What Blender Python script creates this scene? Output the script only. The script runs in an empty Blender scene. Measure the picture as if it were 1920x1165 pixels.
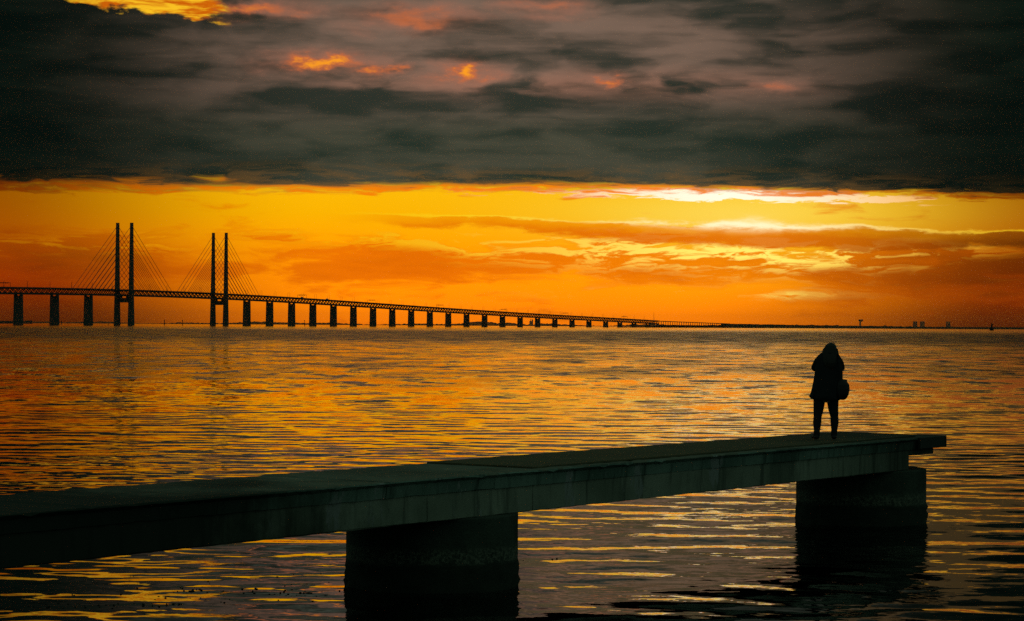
import bpy, bmesh, math, random
import numpy as np
from mathutils import Vector, Matrix

# ------------------------------------------------------------------ camera
scene = bpy.context.scene
cam_data = bpy.data.cameras.new('camera')
cam = bpy.data.objects.new('camera', cam_data)
scene.collection.objects.link(cam)
cam_data.sensor_width = 36.0
cam_data.lens = 80.85
cam_data.clip_start = 0.5
cam_data.clip_end = 120000.0
cam.matrix_world = (Matrix.Translation((0, 0, 3.41))
                    @ Matrix.Rotation(math.radians(90.0) + math.atan(28.5 / 4312.0), 4, 'X')
                    @ Matrix.Rotation(0.0058, 4, 'Z'))
scene.camera = cam
scene.view_settings.view_transform = 'Standard'
scene.view_settings.look = 'None'
scene.view_settings.exposure = 0.0
scene.view_settings.gamma = 1.0
scene.view_settings.use_curve_mapping = False
scene.cycles.max_bounces = 4
scene.cycles.diffuse_bounces = 2
scene.cycles.glossy_bounces = 3
scene.cycles.transmission_bounces = 2
scene.cycles.volume_bounces = 0
scene.cycles.sample_clamp_direct = 3.0
scene.cycles.sample_clamp_indirect = 0.7
scene.cycles.use_denoising = False
scene.cycles.use_adaptive_sampling = True
scene.cycles.adaptive_threshold = 0.018

SUN_AZ = math.radians(6.2)      # clockwise from +Y, towards the bright clouds
SUN_EL = math.radians(2.7)


# ------------------------------------------------------------------ node helpers
class G:
    """A tiny expression layer over shader nodes."""
    def __init__(self, tree):
        self.t = tree

    def val(self, v):
        return v

    def put(self, sock, v):
        if isinstance(v, S):
            self.t.links.new(v.s, sock)
        elif isinstance(v, bpy.types.NodeSocket):
            self.t.links.new(v, sock)
        else:
            if hasattr(sock.default_value, '__len__'):
                if not hasattr(v, '__len__'):
                    v = (v, v, v)
                n = len(sock.default_value)
                v = tuple(v)[:n] + (1.0,) * max(0, n - len(v))
            sock.default_value = v

    def m(self, op, a, b=0.0, c=0.0, clamp=False):
        n = self.t.nodes.new('ShaderNodeMath')
        n.operation = op
        n.use_clamp = clamp
        for i, v in enumerate((a, b, c)):
            self.put(n.inputs[i], v)
        return S(self, n.outputs[0])

    def sstep(self, lo, hi, x):
        n = self.t.nodes.new('ShaderNodeMapRange')
        n.interpolation_type = 'SMOOTHSTEP'
        self.put(n.inputs['Value'], x)
        self.put(n.inputs['From Min'], lo)
        self.put(n.inputs['From Max'], hi)
        return S(self, n.outputs[0])

    def lin(self, lo, hi, x, a=0.0, b=1.0):
        n = self.t.nodes.new('ShaderNodeMapRange')
        self.put(n.inputs['Value'], x)
        self.put(n.inputs['From Min'], lo)
        self.put(n.inputs['From Max'], hi)
        self.put(n.inputs['To Min'], a)
        self.put(n.inputs['To Max'], b)
        return S(self, n.outputs[0])

    def xyz(self, x, y, z=0.0):
        n = self.t.nodes.new('ShaderNodeCombineXYZ')
        for i, v in enumerate((x, y, z)):
            self.put(n.inputs[i], v)
        return S(self, n.outputs[0])

    def noise(self, vec, scale=1.0, detail=4.0, rough=0.5, dist=0.0, dims='3D'):
        n = self.t.nodes.new('ShaderNodeTexNoise')
        n.noise_dimensions = dims
        self.put(n.inputs['Vector'], vec)
        n.inputs['Scale'].default_value = scale
        n.inputs['Detail'].default_value = detail
        n.inputs['Roughness'].default_value = rough
        n.inputs['Distortion'].default_value = dist
        return S(self, n.outputs[0])

    def noise2(self, pqs, scale=1.0, detail=4.0, rough=0.5):
        a, b, seed = pqs
        return self.noise(self.xyz(a + seed * 13.7, b if not isinstance(b, S) else b + seed * 3.1), scale, min(detail, 6.0), rough, dims='2D')

    def ramp(self, x, stops, interp='LINEAR'):
        n = self.t.nodes.new('ShaderNodeValToRGB')
        cr = n.color_ramp
        cr.interpolation = interp
        while len(cr.elements) > 1:
            cr.elements.remove(cr.elements[-1])
        cr.elements[0].position = stops[0][0]
        cr.elements[0].color = tuple(stops[0][1]) + (1,)
        for p, c in stops[1:]:
            e = cr.elements.new(p)
            e.color = tuple(c) + (1,)
        self.put(n.inputs[0], x)
        return S(self, n.outputs[0])

    def mix(self, f, a, b, blend='MIX'):
        n = self.t.nodes.new('ShaderNodeMix')
        n.data_type = 'RGBA'
        n.blend_type = blend
        n.clamp_result = False
        n.clamp_factor = True
        self.put(n.inputs[0], f)
        self.put(n.inputs[6], a)
        self.put(n.inputs[7], b)
        return S(self, n.outputs[2])

    def scale(self, col, f):
        n = self.t.nodes.new('ShaderNodeVectorMath')
        n.operation = 'SCALE'
        self.put(n.inputs[0], col)
        self.put(n.inputs['Scale'], f)
        return S(self, n.outputs[0])

    def vadd(self, a, b):
        n = self.t.nodes.new('ShaderNodeVectorMath')
        n.operation = 'ADD'
        self.put(n.inputs[0], a)
        self.put(n.inputs[1], b)
        return S(self, n.outputs[0])

    def vmul(self, a, b):
        n = self.t.nodes.new('ShaderNodeVectorMath')
        n.operation = 'MULTIPLY'
        self.put(n.inputs[0], a)
        self.put(n.inputs[1], b)
        return S(self, n.outputs[0])


class S:
    def __init__(self, g, s):
        self.g, self.s = g, s
    def __add__(self, o): return self.g.m('ADD', self, o)
    __radd__ = __add__
    def __sub__(self, o): return self.g.m('SUBTRACT', self, o)
    def __rsub__(self, o): return self.g.m('SUBTRACT', o, self)
    def __mul__(self, o): return self.g.m('MULTIPLY', self, o)
    __rmul__ = __mul__
    def __truediv__(self, o): return self.g.m('DIVIDE', self, o)
    def __neg__(self): return self.g.m('MULTIPLY', self, -1.0)
    def abs(self): return self.g.m('ABSOLUTE', self)
    def pow(self, e): return self.g.m('POWER', self, e)
    def exp(self): return self.g.m('EXPONENT', self)
    def clamp(self): return self.g.m('ADD', self, 0.0, clamp=True)


def lin3(r, g, b):
    """sRGB 0..255 to linear."""
    f = lambda c: (c / 255 / 12.92) if c <= 10.3 else ((c / 255 + 0.055) / 1.055) ** 2.4
    return (f(r), f(g), f(b))


# ------------------------------------------------------------------ world: sunset sky under a cloud deck
world = bpy.data.worlds.new('World')
scene.world = world
world.use_nodes = True
world.cycles.sampling_method = 'MANUAL'
world.cycles.sample_map_resolution = 256
wt = world.node_tree
wt.nodes.clear()
g = G(wt)
tc = wt.nodes.new('ShaderNodeTexCoord')
sep = wt.nodes.new('ShaderNodeSeparateXYZ')
wt.links.new(tc.outputs['Generated'], sep.inputs[0])
dx, dy, dz = (S(g, sep.outputs[i]) for i in range(3))
horiz = (dx * dx + dy * dy).pow(0.5)
az = g.m('ARCTAN2', dx, dy)                       # 0 straight ahead, clockwise positive
p = az * 43.55                                    # about 1.3 degrees per unit
q = dz / g.m('MAXIMUM', horiz, 0.02) * 43.12      # elevation in the same unit
def gauss(x, c, s):
    d = g.m('MULTIPLY_ADD', x, 1.0 / s, -c / s)
    return g.m('POWER', 0.36788, d * d)

def blob(vec, cp, cq, sp, sq):
    n = wt.nodes.new('ShaderNodeVectorMath'); n.operation = 'MULTIPLY_ADD'
    g.put(n.inputs[0], vec); n.inputs[1].default_value = (1 / sp, 1 / sq, 0); n.inputs[2].default_value = (-cp / sp, -cq / sq, 0)
    d = wt.nodes.new('ShaderNodeVectorMath'); d.operation = 'DOT_PRODUCT'
    g.put(d.inputs[0], n.outputs[0]); g.put(d.inputs[1], n.outputs[0])
    return g.m('POWER', 0.36788, S(g, d.outputs['Value']))

def field(sx, sy, seed, detail=5.0, rough=0.55, vec=None):
    """2-D noise stretched along the horizon, about -0.5..0.5."""
    n = wt.nodes.new('ShaderNodeVectorMath'); n.operation = 'MULTIPLY_ADD'
    g.put(n.inputs[0], vec if vec is not None else pq)
    n.inputs[1].default_value = (sx, sy, 0); n.inputs[2].default_value = (seed * 13.7, seed * 3.1, 0)
    t = wt.nodes.new('ShaderNodeTexNoise'); t.noise_dimensions = '2D'
    g.put(t.inputs['Vector'], n.outputs[0])
    t.inputs['Scale'].default_value = 1.0
    t.inputs['Detail'].default_value = detail
    t.inputs['Roughness'].default_value = rough
    return g.m('SUBTRACT', S(g, t.outputs[0]), 0.5)

def ma(x, k, c):
    return g.m('MULTIPLY_ADD', x, k, c)

pq0 = g.xyz(p, q)
wn = wt.nodes.new('ShaderNodeTexNoise'); wn.noise_dimensions = '2D'      # domain warp for raggedness
wv = wt.nodes.new('ShaderNodeVectorMath'); wv.operation = 'MULTIPLY'
g.put(wv.inputs[0], pq0); wv.inputs[1].default_value = (0.55, 1.6, 0)
g.put(wn.inputs['Vector'], wv.outputs[0])
wn.inputs['Scale'].default_value = 1.0; wn.inputs['Detail'].default_value = 3.0
wm = wt.nodes.new('ShaderNodeVectorMath'); wm.operation = 'MULTIPLY_ADD'
g.put(wm.inputs[0], wn.outputs['Color']); wm.inputs[1].default_value = (1.8, 0.24, 0); wm.inputs[2].default_value = (-0.9, -0.12, 0)
pq = g.vadd(pq0, S(g, wm.outputs[0]))

# the sun's glow dies away to both sides
off = (p - 0.3).abs()
edge = g.sstep(3.8, 10.3, off + g.m('MAXIMUM', 1.8 - q, 0.0) * 0.9)
away = g.sstep(10.0, 42.0, off)
glow_mid = g.ramp(q / 3.0, [(0.0, (1.40, 0.285, 0.0)), (0.10, (1.40, 0.32, 0.0)), (0.25, (1.30, 0.345, 0.0)),
                            (0.45, (1.12, 0.36, 0.0)), (0.70, lin3(255, 182, 0)), (0.90, lin3(255, 190, 8))])
glow_side = g.ramp(q / 3.0, [(0.0, lin3(88, 28, 0)), (0.12, lin3(116, 38, 0)), (0.30, lin3(160, 52, 0)),
                             (0.55, lin3(168, 80, 0)), (0.85, lin3(150, 84, 0))])
sky = g.mix(edge, glow_mid, glow_side)
sky = g.mix(away, sky, (0.035, 0.030, 0.030))

# the air itself: physical sky
nis = wt.nodes.new('ShaderNodeTexSky')
nis.sky_type = 'NISHITA'
nis.sun_disc = False
nis.sun_elevation = SUN_EL
nis.sun_rotation = SUN_AZ
nis.altitude = 0.0
nis.air_density = 1.4
nis.dust_density = 4.0
sky = g.vadd(sky, g.scale(S(g, nis.outputs[0]), 0.001))

sunprox = gauss(p, 4.3, 3.4)                      # how close to the hidden sun, sideways
dim = g.lin(0.0, 1.0, edge, 1.0, 0.35)

# brighter haze round the sun
sky = g.mix(sunprox * gauss(q, 2.15, 0.50) * 0.80, sky, lin3(253, 216, 58))
sky = g.mix(blob(pq0, 4.1, 1.6, 2.3, 0.70) * 0.6, sky, lin3(255, 200, 30))
sky = g.mix(blob(pq0, 4.3, 2.1, 1.9, 0.36) * 0.40, sky, (1.1, 0.80, 0.16))

# --- lower cloud bank: orange brown body, rags lit from above and behind
def bank_profile(qq):
    return gauss(qq, 1.15, 0.50)
bn0 = field(0.36, 2.0, 2.0, 6.0, 0.60)
up = g.vadd(pq, (0.05, 0.075, 0.0))
bn1 = field(0.36, 2.0, 2.0, 6.0, 0.60, up)
b_prof = bank_profile(q) * 0.52
b_prof = b_prof + blob(pq0, 8.2, 0.90, 2.6, 0.50) * 0.42 + blob(pq0, -8.6, 1.05, 3.0, 0.24) * 0.03
b_d = ma(bn0, 1.5, b_prof)
b_m = g.sstep(0.16, 0.46, b_d)
b_body = g.mix(edge, g.mix(sunprox, lin3(240, 108, 0), lin3(255, 132, 0)), lin3(150, 56, 0))
b_deep = g.mix(edge, lin3(222, 92, 0), lin3(88, 34, 2))
b_col = g.mix(g.sstep(0.35, 0.9, b_d), b_body, b_deep)
sky = g.mix(b_m * g.lin(-9.0, -3.0, p, 0.50, 0.82), sky, b_col)
b_rel = bn0 - bn1
lit = g.sstep(0.005, 0.09, b_rel) * g.sstep(0.10, 0.30, b_d) * g.sstep(0.95, 0.45, b_d)
rags = g.sstep(-4.0, 1.5, p) * g.sstep(10.5, 6.5, p) * gauss(ma(p, 0.03, q), 1.58, 0.36) * 1.35
rags = rags + blob(pq0, -3.0, 1.62, 4.0, 0.16) * 0.55 + blob(pq0, 3.4, 0.60, 2.2, 0.09) * 0.8 + blob(pq0, -8.5, 1.42, 2.2, 0.16) * 0.5
rim = g.sstep(0.09, 0.0, (b_d - 0.36).abs())
rag_c = g.mix(sunprox, lin3(255, 180, 4), (1.18, 0.92, 0.16))
sky = g.mix(((lit * 1.25 + rim * 0.95) * rags * dim).clamp(), sky, rag_c)

# --- long streak of cloud with a burning upper edge
sn = field(0.85, 3.4, 4.0, 6.0, 0.66, pq0)
sn2 = field(0.28, 0.9, 5.0, 2.0, 0.5, pq0)
st_top = ma(g.m('MAXIMUM', p + 2.6, 0.0), -0.028, 2.08) + ma(sn, 0.26, 0.0) + sn2 * 0.16
st_th = ma(gauss(p, 5.5, 4.6), 0.24, 0.13) + ma(sn2, 0.30, 0.0) + bn0 * 0.5
d_top = q - st_top
st_range = g.sstep(-3.8, -0.8, p) * g.sstep(15.0, 11.0, p)
st_m = g.sstep(-0.10, 0.02, d_top + st_th) * g.sstep(0.03, -0.01, d_top) * st_range
st_hi = g.mix(edge, lin3(246, 150, 0), lin3(120, 54, 4))
st_lo = g.mix(edge, lin3(232, 108, 0), lin3(76, 34, 4))
sky = g.mix(st_m * 0.90, sky, g.mix(g.sstep(-0.02, -0.22, d_top), st_hi, st_lo))
bw = ma(gauss(p, 4.4, 1.7), 0.060, 0.021)
bx = (d_top - 0.010) / bw
burn = g.m('POWER', 0.36788, bx * bx) * st_range * g.sstep(-0.32, -0.06, sn + sn2)
burn_c = g.mix(gauss(p, 4.4, 2.4), lin3(255, 206, 20), (1.15, 1.0, 0.60))
sky = g.mix(burn * g.lin(0.0, 1.0, edge, 1.0, 0.55), sky, burn_c)

# --- torn lit layer just beneath the deck
pe = p + 2.0
dk_edge = ma(pe * pe, -0.0018, 2.67)
tl_q = q - dk_edge
tn = field(1.0, 8.0, 6.0, 6.0, 0.66)
tl_band = gauss(tl_q, -0.135, 0.125) * ma(gauss(p, 4.3, 2.8), 0.62, 0.30) * g.sstep(9.6, 7.2, p)
tl_m = g.sstep(0.31, 0.48, ma(tn * g.lin(0.0, 0.30, tl_band), 1.9, tl_band))
tl_c = g.mix(gauss(p, 4.0, 3.4), lin3(255, 168, 4), (1.25, 1.06, 0.80))
sky = g.mix(tl_m * g.lin(0.0, 1.0, edge, 1.0, 0.30), sky, tl_c)

# --- the cloud deck
a1 = field(0.26, 1.15, 7.0, 3.0, 0.45)
a2 = field(0.55, 2.3, 8.0, 4.5, 0.50)
a3 = field(0.20, 6.0, 9.0, 3.0, 0.55)
tone = g.sstep(-0.18, 0.20, ma(a1, 0.62, a2 * 0.56) + a3 * 0.14)
sd4 = ma(p, 1 / 6.4, 0.1 / 6.4); sd4 = sd4 * sd4
side = g.m('POWER', 0.36788, sd4 * sd4)
height_t = g.ramp(q / 10.0, [(0.0, (0.25,) * 3), (0.29, (0.42,) * 3), (0.35, (0.48,) * 3), (0.42, (0.70,) * 3), (0.47, (1.0,) * 3), (0.60, (0.95,) * 3), (0.68, (0.80,) * 3), (0.8, (0.55,) * 3), (1.0, (0.30,) * 3)])
dk_dark = g.mix(side, lin3(4, 13, 10), g.mix(g.sstep(3.3, 4.5, q), lin3(34, 47, 38), lin3(47, 51, 43)))
dk_light = g.mix(side, lin3(12, 24, 17), g.mix(g.sstep(5.8, 7.2, q), g.mix(g.sstep(3.5, 4.4, q), lin3(98, 92, 74), lin3(124, 101, 86)), lin3(104, 112, 98)))
deck = g.mix(tone * height_t, dk_dark, dk_light)
# overhead and behind the viewer the deck is an even grey green
rear = g.m('MAXIMUM', g.sstep(9.0, 30.0, q), g.sstep(13.0, 45.0, off))
deck = g.mix(rear, deck, g.mix(a1 + 0.5, (0.032, 0.062, 0.047), (0.046, 0.080, 0.060)))
# the last light catches its underside
pink = gauss(q, 4.55, 0.24) * g.sstep(-6.0, -1.0, p) * g.sstep(6.8, 3.0, p)
deck = g.mix(pink * g.sstep(-0.16, 0.16, a2) * 0.66, deck, lin3(160, 113, 92))
low = g.sstep(0.50, 0.0, tl_q) * g.sstep(-0.10, 0.14, tn)
deck = g.mix(low * 0.60, deck, g.mix(edge, lin3(116, 84, 44), lin3(22, 22, 10)))
# gaps where the glow above shows through
hn = wt.nodes.new('ShaderNodeTexNoise'); hn.noise_dimensions = '2D'
hv = wt.nodes.new('ShaderNodeVectorMath'); hv.operation = 'MULTIPLY'
g.put(hv.inputs[0], pq0); hv.inputs[1].default_value = (1.3, 3.2, 0)
g.put(hn.inputs['Vector'], hv.outputs[0])
hn.inputs['Scale'].default_value = 1.0; hn.inputs['Detail'].default_value = 5.0; hn.inputs['Roughness'].default_value = 0.6
hm = wt.nodes.new('ShaderNodeVectorMath'); hm.operation = 'MULTIPLY_ADD'
g.put(hm.inputs[0], hn.outputs['Color']); hm.inputs[1].default_value = (1.7, 0.55, 0); hm.inputs[2].default_value = (-0.85, -0.275, 0)
pqh = g.vadd(pq0, S(g, hm.outputs[0]))
holes = None
for hp, hq, sp, sq, am in ((-3.60, 4.90, 0.62, 0.14, 1.0), (-2.55, 4.80, 0.30, 0.09, 0.72),
                           (-0.95, 4.72, 0.42, 0.17, 1.05), (1.72, 4.55, 0.30, 0.09, 0.72), (4.95, 4.48, 0.30, 0.07, 0.40),
                           (-1.85, 5.76, 0.75, 0.16, 0.55), (0.6, 5.98, 0.5, 0.12, 0.40), (-5.0, 5.88, 0.8, 0.12, 0.70)):
    w = blob(pqh, hp, hq, sp, sq) * am
    holes = w if holes is None else g.m('MAXIMUM', holes, w)
halo = holes.pow(0.24)
deck = g.mix(g.sstep(0.05, 1.0, halo * ma(tone, 0.6, 0.55)) * 0.55, deck, lin3(170, 108, 84))
deck = g.mix(g.sstep(0.10, 0.80, holes) * 0.72, deck, lin3(214, 108, 52))
deck = g.mix(g.sstep(0.55, 1.10, holes), deck, lin3(255, 160, 34))
hsep = wt.nodes.new('ShaderNodeSeparateXYZ'); g.put(hsep.inputs[0], pqh)
ph, qh = S(g, hsep.outputs[0]), S(g, hsep.outputs[1])
tear = g.sstep(0.0, 0.10, qh + g.sstep(-9.5, -5.6, p) * 0.42 - 6.03) * g.sstep(-11.4, -9.2, p) * g.sstep(-5.3, -5.9, ph) * g.sstep(7.4, 6.7, q)
tear_c = g.mix(g.sstep(-0.12, 0.14, tn), lin3(206, 98, 8), lin3(252, 194, 36))
deck = g.mix(tear * g.lin(-9.5, -7.5, p, 0.5, 1.0), deck, tear_c)
feather = ma(gauss(p, -4.0, 7.0), 0.08, 0.06)
dk_m = g.sstep(feather * -1.9, 0.06, ma(a2, 0.24, tl_q) + ma(a3, 0.30, tn * 0.36))
fringe = dk_m * (1.0 - dk_m) * 3.8
sky = g.mix(dk_m, sky, deck)
sky = g.mix((fringe * g.sstep(-0.14, 0.10, tn)).clamp(), sky, g.mix(edge, lin3(255, 132, 0), lin3(120, 42, 0)))
# below the horizon: nothing but dark sea beyond the sheet
sky = g.mix(g.sstep(0.0, -0.6, q), sky, (0.02, 0.02, 0.016))
bg = wt.nodes.new('ShaderNodeBackground')
g.put(bg.inputs['Color'], sky)
bg.inputs['Strength'].default_value = 1.0
wo = wt.nodes.new('ShaderNodeOutputWorld')
wt.links.new(bg.outputs[0], wo.inputs[0])

# ------------------------------------------------------------------ sun, veiled by the clouds
sun_data = bpy.data.lights.new('sun', 'SUN')
sun_data.energy = 0.003
sun_data.angle = math.radians(14.0)
sun_data.color = (1.0, 0.55, 0.16)
sun = bpy.data.objects.new('sun', sun_data)
scene.collection.objects.link(sun)
sdir = Vector((math.sin(SUN_AZ) * math.cos(SUN_EL), math.cos(SUN_AZ) * math.cos(SUN_EL), math.sin(SUN_EL)))
sun.rotation_euler = sdir.to_track_quat('Z', 'Y').to_euler()
sun.location = sdir * 200

# ------------------------------------------------------------------ building helpers
COL = scene.collection
RNG = np.random.default_rng(7)


def smoothstep(a, b, x):
    t = np.clip((np.asarray(x, float) - a) / (b - a), 0, 1)
    return t * t * (3 - 2 * t)


def mesh_of(name, verts, faces, mat=None, smooth=False):
    me = bpy.data.meshes.new(name)
    me.from_pydata([tuple(map(float, v)) for v in verts], [], [tuple(f) for f in faces])
    me.update()
    if mat:
        me.materials.append(mat)
    if smooth:
        me.shade_smooth()
    return me


def link(name, data, parent=None, loc=None):
    o = bpy.data.objects.new(name, data)
    COL.objects.link(o)
    if parent:
        o.parent = parent
    if loc is not None:
        o.location = loc
    return o


def tag(o, label=None, category=None, group=None, kind=None):
    for k, v in (('label', label), ('category', category), ('group', group), ('kind', kind)):
        if v:
            o[k] = v
    return o


def thing(name, label, category, loc=(0, 0, 0), rz=0.0, group=None):
    o = link(name, None, None, loc)
    o.rotation_euler = (0, 0, rz)
    return tag(o, label, category, group)


class MB:
    """Collects shapes for one mesh."""
    def __init__(self):
        self.v, self.f = [], []

    def add(self, vs, fs):
        n = len(self.v)
        self.v += [tuple(v) for v in vs]
        self.f += [tuple(i + n for i in f) for f in fs]
        return self

    def box(self, x0, x1, y0, y1, z0, z1):
        vs = [(x, y, z) for z in (z0, z1) for y in (y0, y1) for x in (x0, x1)]
        return self.add(vs, [(0, 2, 3, 1), (4, 5, 7, 6), (0, 1, 5, 4), (2, 6, 7, 3), (0, 4, 6, 2), (1, 3, 7, 5)])

    def bar(self, a, b, w, h=None, up=(0, 0, 1)):
        a, b = Vector(a), Vector(b)
        d = (b - a).normalized()
        u = Vector(up)
        if abs(d.dot(u)) > 0.98:
            u = Vector((1, 0, 0))
        s = d.cross(u).normalized()
        u = s.cross(d)
        h = h or w
        vs = [p + s * (i * w / 2) + u * (j * h / 2) for p in (a, b) for j in (-1, 1) for i in (-1, 1)]
        return self.add(vs, [(0, 2, 3, 1), (4, 5, 7, 6), (0, 1, 5, 4), (2, 6, 7, 3), (0, 4, 6, 2), (1, 3, 7, 5)])

    def tube(self, a, b, r0, r1=None, n=8):
        a, b = Vector(a), Vector(b)
        r1 = r0 if r1 is None else r1
        d = (b - a).normalized()
        u = Vector((0, 0, 1)) if abs(d.z) < 0.9 else Vector((1, 0, 0))
        s = d.cross(u).normalized()
        u = s.cross(d)
        vs = []
        for p, r in ((a, r0), (b, r1)):
            for k in range(n):
                t = 2 * math.pi * k / n
                vs.append(p + s * (r * math.cos(t)) + u * (r * math.sin(t)))
        fs = [(k, (k + 1) % n, n + (k + 1) % n, n + k) for k in range(n)]
        fs += [tuple(range(n - 1, -1, -1)), tuple(range(n, 2 * n))]
        return self.add(vs, fs)

    def lathe(self, prof, n=24, c=(0, 0)):
        vs, fs = [], []
        for r, z in prof:
            for k in range(n):
                t = 2 * math.pi * k / n
                vs.append((c[0] + r * math.cos(t), c[1] + r * math.sin(t), z))
        for j in range(len(prof) - 1):
            for k in range(n):
                fs.append((j * n + k, j * n + (k + 1) % n, (j + 1) * n + (k + 1) % n, (j + 1) * n + k))
        fs += [tuple(range(n - 1, -1, -1)), tuple(range((len(prof) - 1) * n, len(prof) * n))]
        return self.add(vs, fs)

    def extrude(self, poly, org, ax, az, ay, depth):
        """Polygon in (ax, az) pushed +-depth/2 along ay."""
        org, ax, az, ay = map(Vector, (org, ax, az, ay))
        n = len(poly)
        vs = [org + ax * p[0] + az * p[1] + ay * (s * depth / 2) for s in (-1, 1) for p in poly]
        fs = [(k, (k + 1) % n, n + (k + 1) % n, n + k) for k in range(n)]
        fs += [tuple(range(n - 1, -1, -1)), tuple(range(n, 2 * n))]
        return self.add(vs, fs)

    def build(self, name, mat=None, parent=None, smooth=False, loc=None):
        me = mesh_of(name, self.v, self.f, mat, smooth)
        bm = bmesh.new(); bm.from_mesh(me)
        bmesh.ops.recalc_face_normals(bm, faces=bm.faces)
        bm.to_mesh(me); bm.free()
        return link(name, me, parent, loc)


# ------------------------------------------------------------------ materials
def material(name):
    m = bpy.data.materials.new(name)
    m.use_nodes = True
    t = m.node_tree
    b = t.nodes['Principled BSDF']
    gg = G(t)
    gg.bsdf = b
    gg.pos = S(gg, t.nodes.new('ShaderNodeNewGeometry').outputs['Position'])
    ob = t.nodes.new('ShaderNodeTexCoord')
    gg.obj = S(gg, ob.outputs['Object'])
    return m, gg


def plain(name, col, rough=0.7, var=0.25, scale=3.0, metal=0.0):
    m, gg = material(name)
    n = gg.noise(gg.obj, scale, 5.0, 0.6)
    c1 = tuple(c * (1 - var) for c in col)
    c2 = tuple(c * (1 + var) for c in col)
    gg.put(gg.bsdf.inputs['Base Color'], gg.mix(n, c1, c2))
    gg.bsdf.inputs['Roughness'].default_value = rough
    gg.bsdf.inputs['Metallic'].default_value = metal
    return m


def concrete(name, light, dark, stain, streak=1.0, scale=1.0):
    m, gg = material(name)
    big = gg.noise(gg.pos, 0.55 * scale, 6.0, 0.6)
    fine = gg.noise(gg.pos, 14.0 * scale, 5.0, 0.65)
    sp = gg.t.nodes.new('ShaderNodeMapping')
    sp.inputs['Scale'].default_value = (5.5, 5.5, 0.45)
    gg.put(sp.inputs[0], gg.pos)
    run = gg.noise(S(gg, sp.outputs[0]), 1.3 * scale, 6.0, 0.62)
    sp2 = gg.t.nodes.new('ShaderNodeMapping')
    sp2.inputs['Scale'].default_value = (0.8, 0.8, 0.25)
    gg.put(sp2.inputs[0], gg.pos)
    patch = gg.noise(S(gg, sp2.outputs[0]), 1.1 * scale, 4.0, 0.55)
    c = gg.mix(gg.sstep(0.32, 0.68, big), dark, light)
    c = gg.mix(gg.sstep(0.50, 0.72, run) * 0.75 * streak, c, stain)
    c = gg.mix(gg.sstep(0.56, 0.62, patch) * 0.55 * streak, c, stain)
    c = gg.mix(gg.sstep(0.62, 0.74, fine) * 0.5, c, stain)
    peel = gg.noise(S(gg, sp2.outputs[0]), 2.6 * scale, 5.0, 0.7)
    c = gg.mix(gg.sstep(0.60, 0.64, peel) * 0.8 * streak, c, tuple(min(0.5, v * 1.5) for v in light))   # scaled and limed patches
    rust = gg.noise(S(gg, sp.outputs[0]), 0.62 * scale, 5.0, 0.7)
    c = gg.mix(gg.sstep(0.64, 0.72, rust) * 0.6 * streak, c, (0.085, 0.055, 0.032))                       # rusty runs
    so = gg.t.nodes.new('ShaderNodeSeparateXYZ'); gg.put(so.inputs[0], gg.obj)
    end_shade = gg.sstep(22.2, 18.6, S(gg, so.outputs[0]) + (big - 0.5) * 9.0 + (run - 0.5) * 3.0)
    end_shade = gg.m('MAXIMUM', end_shade, gg.sstep(33.0, 36.5, S(gg, so.outputs[0]) + (big - 0.5) * 6.0 + (run - 0.5) * 3.0) * 0.8)
    c = gg.mix(end_shade * 0.93, c, (0.022, 0.032, 0.023))      # vignette shade painted into the colour at both pier ends
    gg.put(gg.bsdf.inputs['Base Color'], c)
    gg.put(gg.bsdf.inputs['Roughness'], gg.lin(0.3, 0.7, big, 0.75, 0.95))
    gg.bsdf.inputs['Specular IOR Level'].default_value = 0.3
    bp = gg.t.nodes.new('ShaderNodeBump')
    bp.inputs['Strength'].default_value = 0.5
    bp.inputs['Distance'].default_value = 0.012
    gg.put(bp.inputs['Height'], fine * 0.6 + run)
    gg.put(gg.bsdf.inputs['Normal'], bp.outputs[0])
    return m


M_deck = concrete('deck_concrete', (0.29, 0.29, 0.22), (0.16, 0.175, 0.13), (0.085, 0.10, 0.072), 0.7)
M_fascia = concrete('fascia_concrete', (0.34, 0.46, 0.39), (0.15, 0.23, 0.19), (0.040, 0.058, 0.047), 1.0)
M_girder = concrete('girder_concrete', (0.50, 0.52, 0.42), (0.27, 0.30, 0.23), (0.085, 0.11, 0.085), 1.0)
M_mat = concrete('walkway_topping', (0.19, 0.165, 0.095), (0.13, 0.115, 0.065), (0.085, 0.08, 0.05), 0.4, 1.6)
M_dark = plain('wet_timber', (0.035, 0.036, 0.028), 0.6, 0.4, 4.0)
M_bridge = plain('bridge_concrete', (0.10, 0.11, 0.10), 0.85, 0.15, 0.08)
M_steel = plain('bridge_steel', (0.045, 0.05, 0.05), 0.55, 0.2, 0.1)
M_cable = plain('cable_sheath', (0.05, 0.05, 0.05), 0.5, 0.1, 0.1)
M_land = plain('island_turf', (0.045, 0.06, 0.03), 0.95, 0.4, 0.02)
M_coast = plain('coast_woods', (0.04, 0.055, 0.035), 0.95, 0.3, 0.01)
M_build = plain('building_render', (0.30, 0.27, 0.24), 0.85, 0.1, 0.05)
M_glass = plain('window_glass', (0.03, 0.04, 0.045), 0.15, 0.1, 0.1)
M_black = plain('black_paint', (0.025, 0.026, 0.026), 0.5, 0.2, 1.0)
M_white = plain('white_lorry_panel', (0.55, 0.55, 0.52), 0.5, 0.1, 0.5)
M_rubber = plain('tyre_rubber', (0.02, 0.02, 0.02), 0.8, 0.1, 2.0)
M_weed = plain('seaweed', (0.03, 0.03, 0.015), 0.6, 0.5, 9.0)

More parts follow.
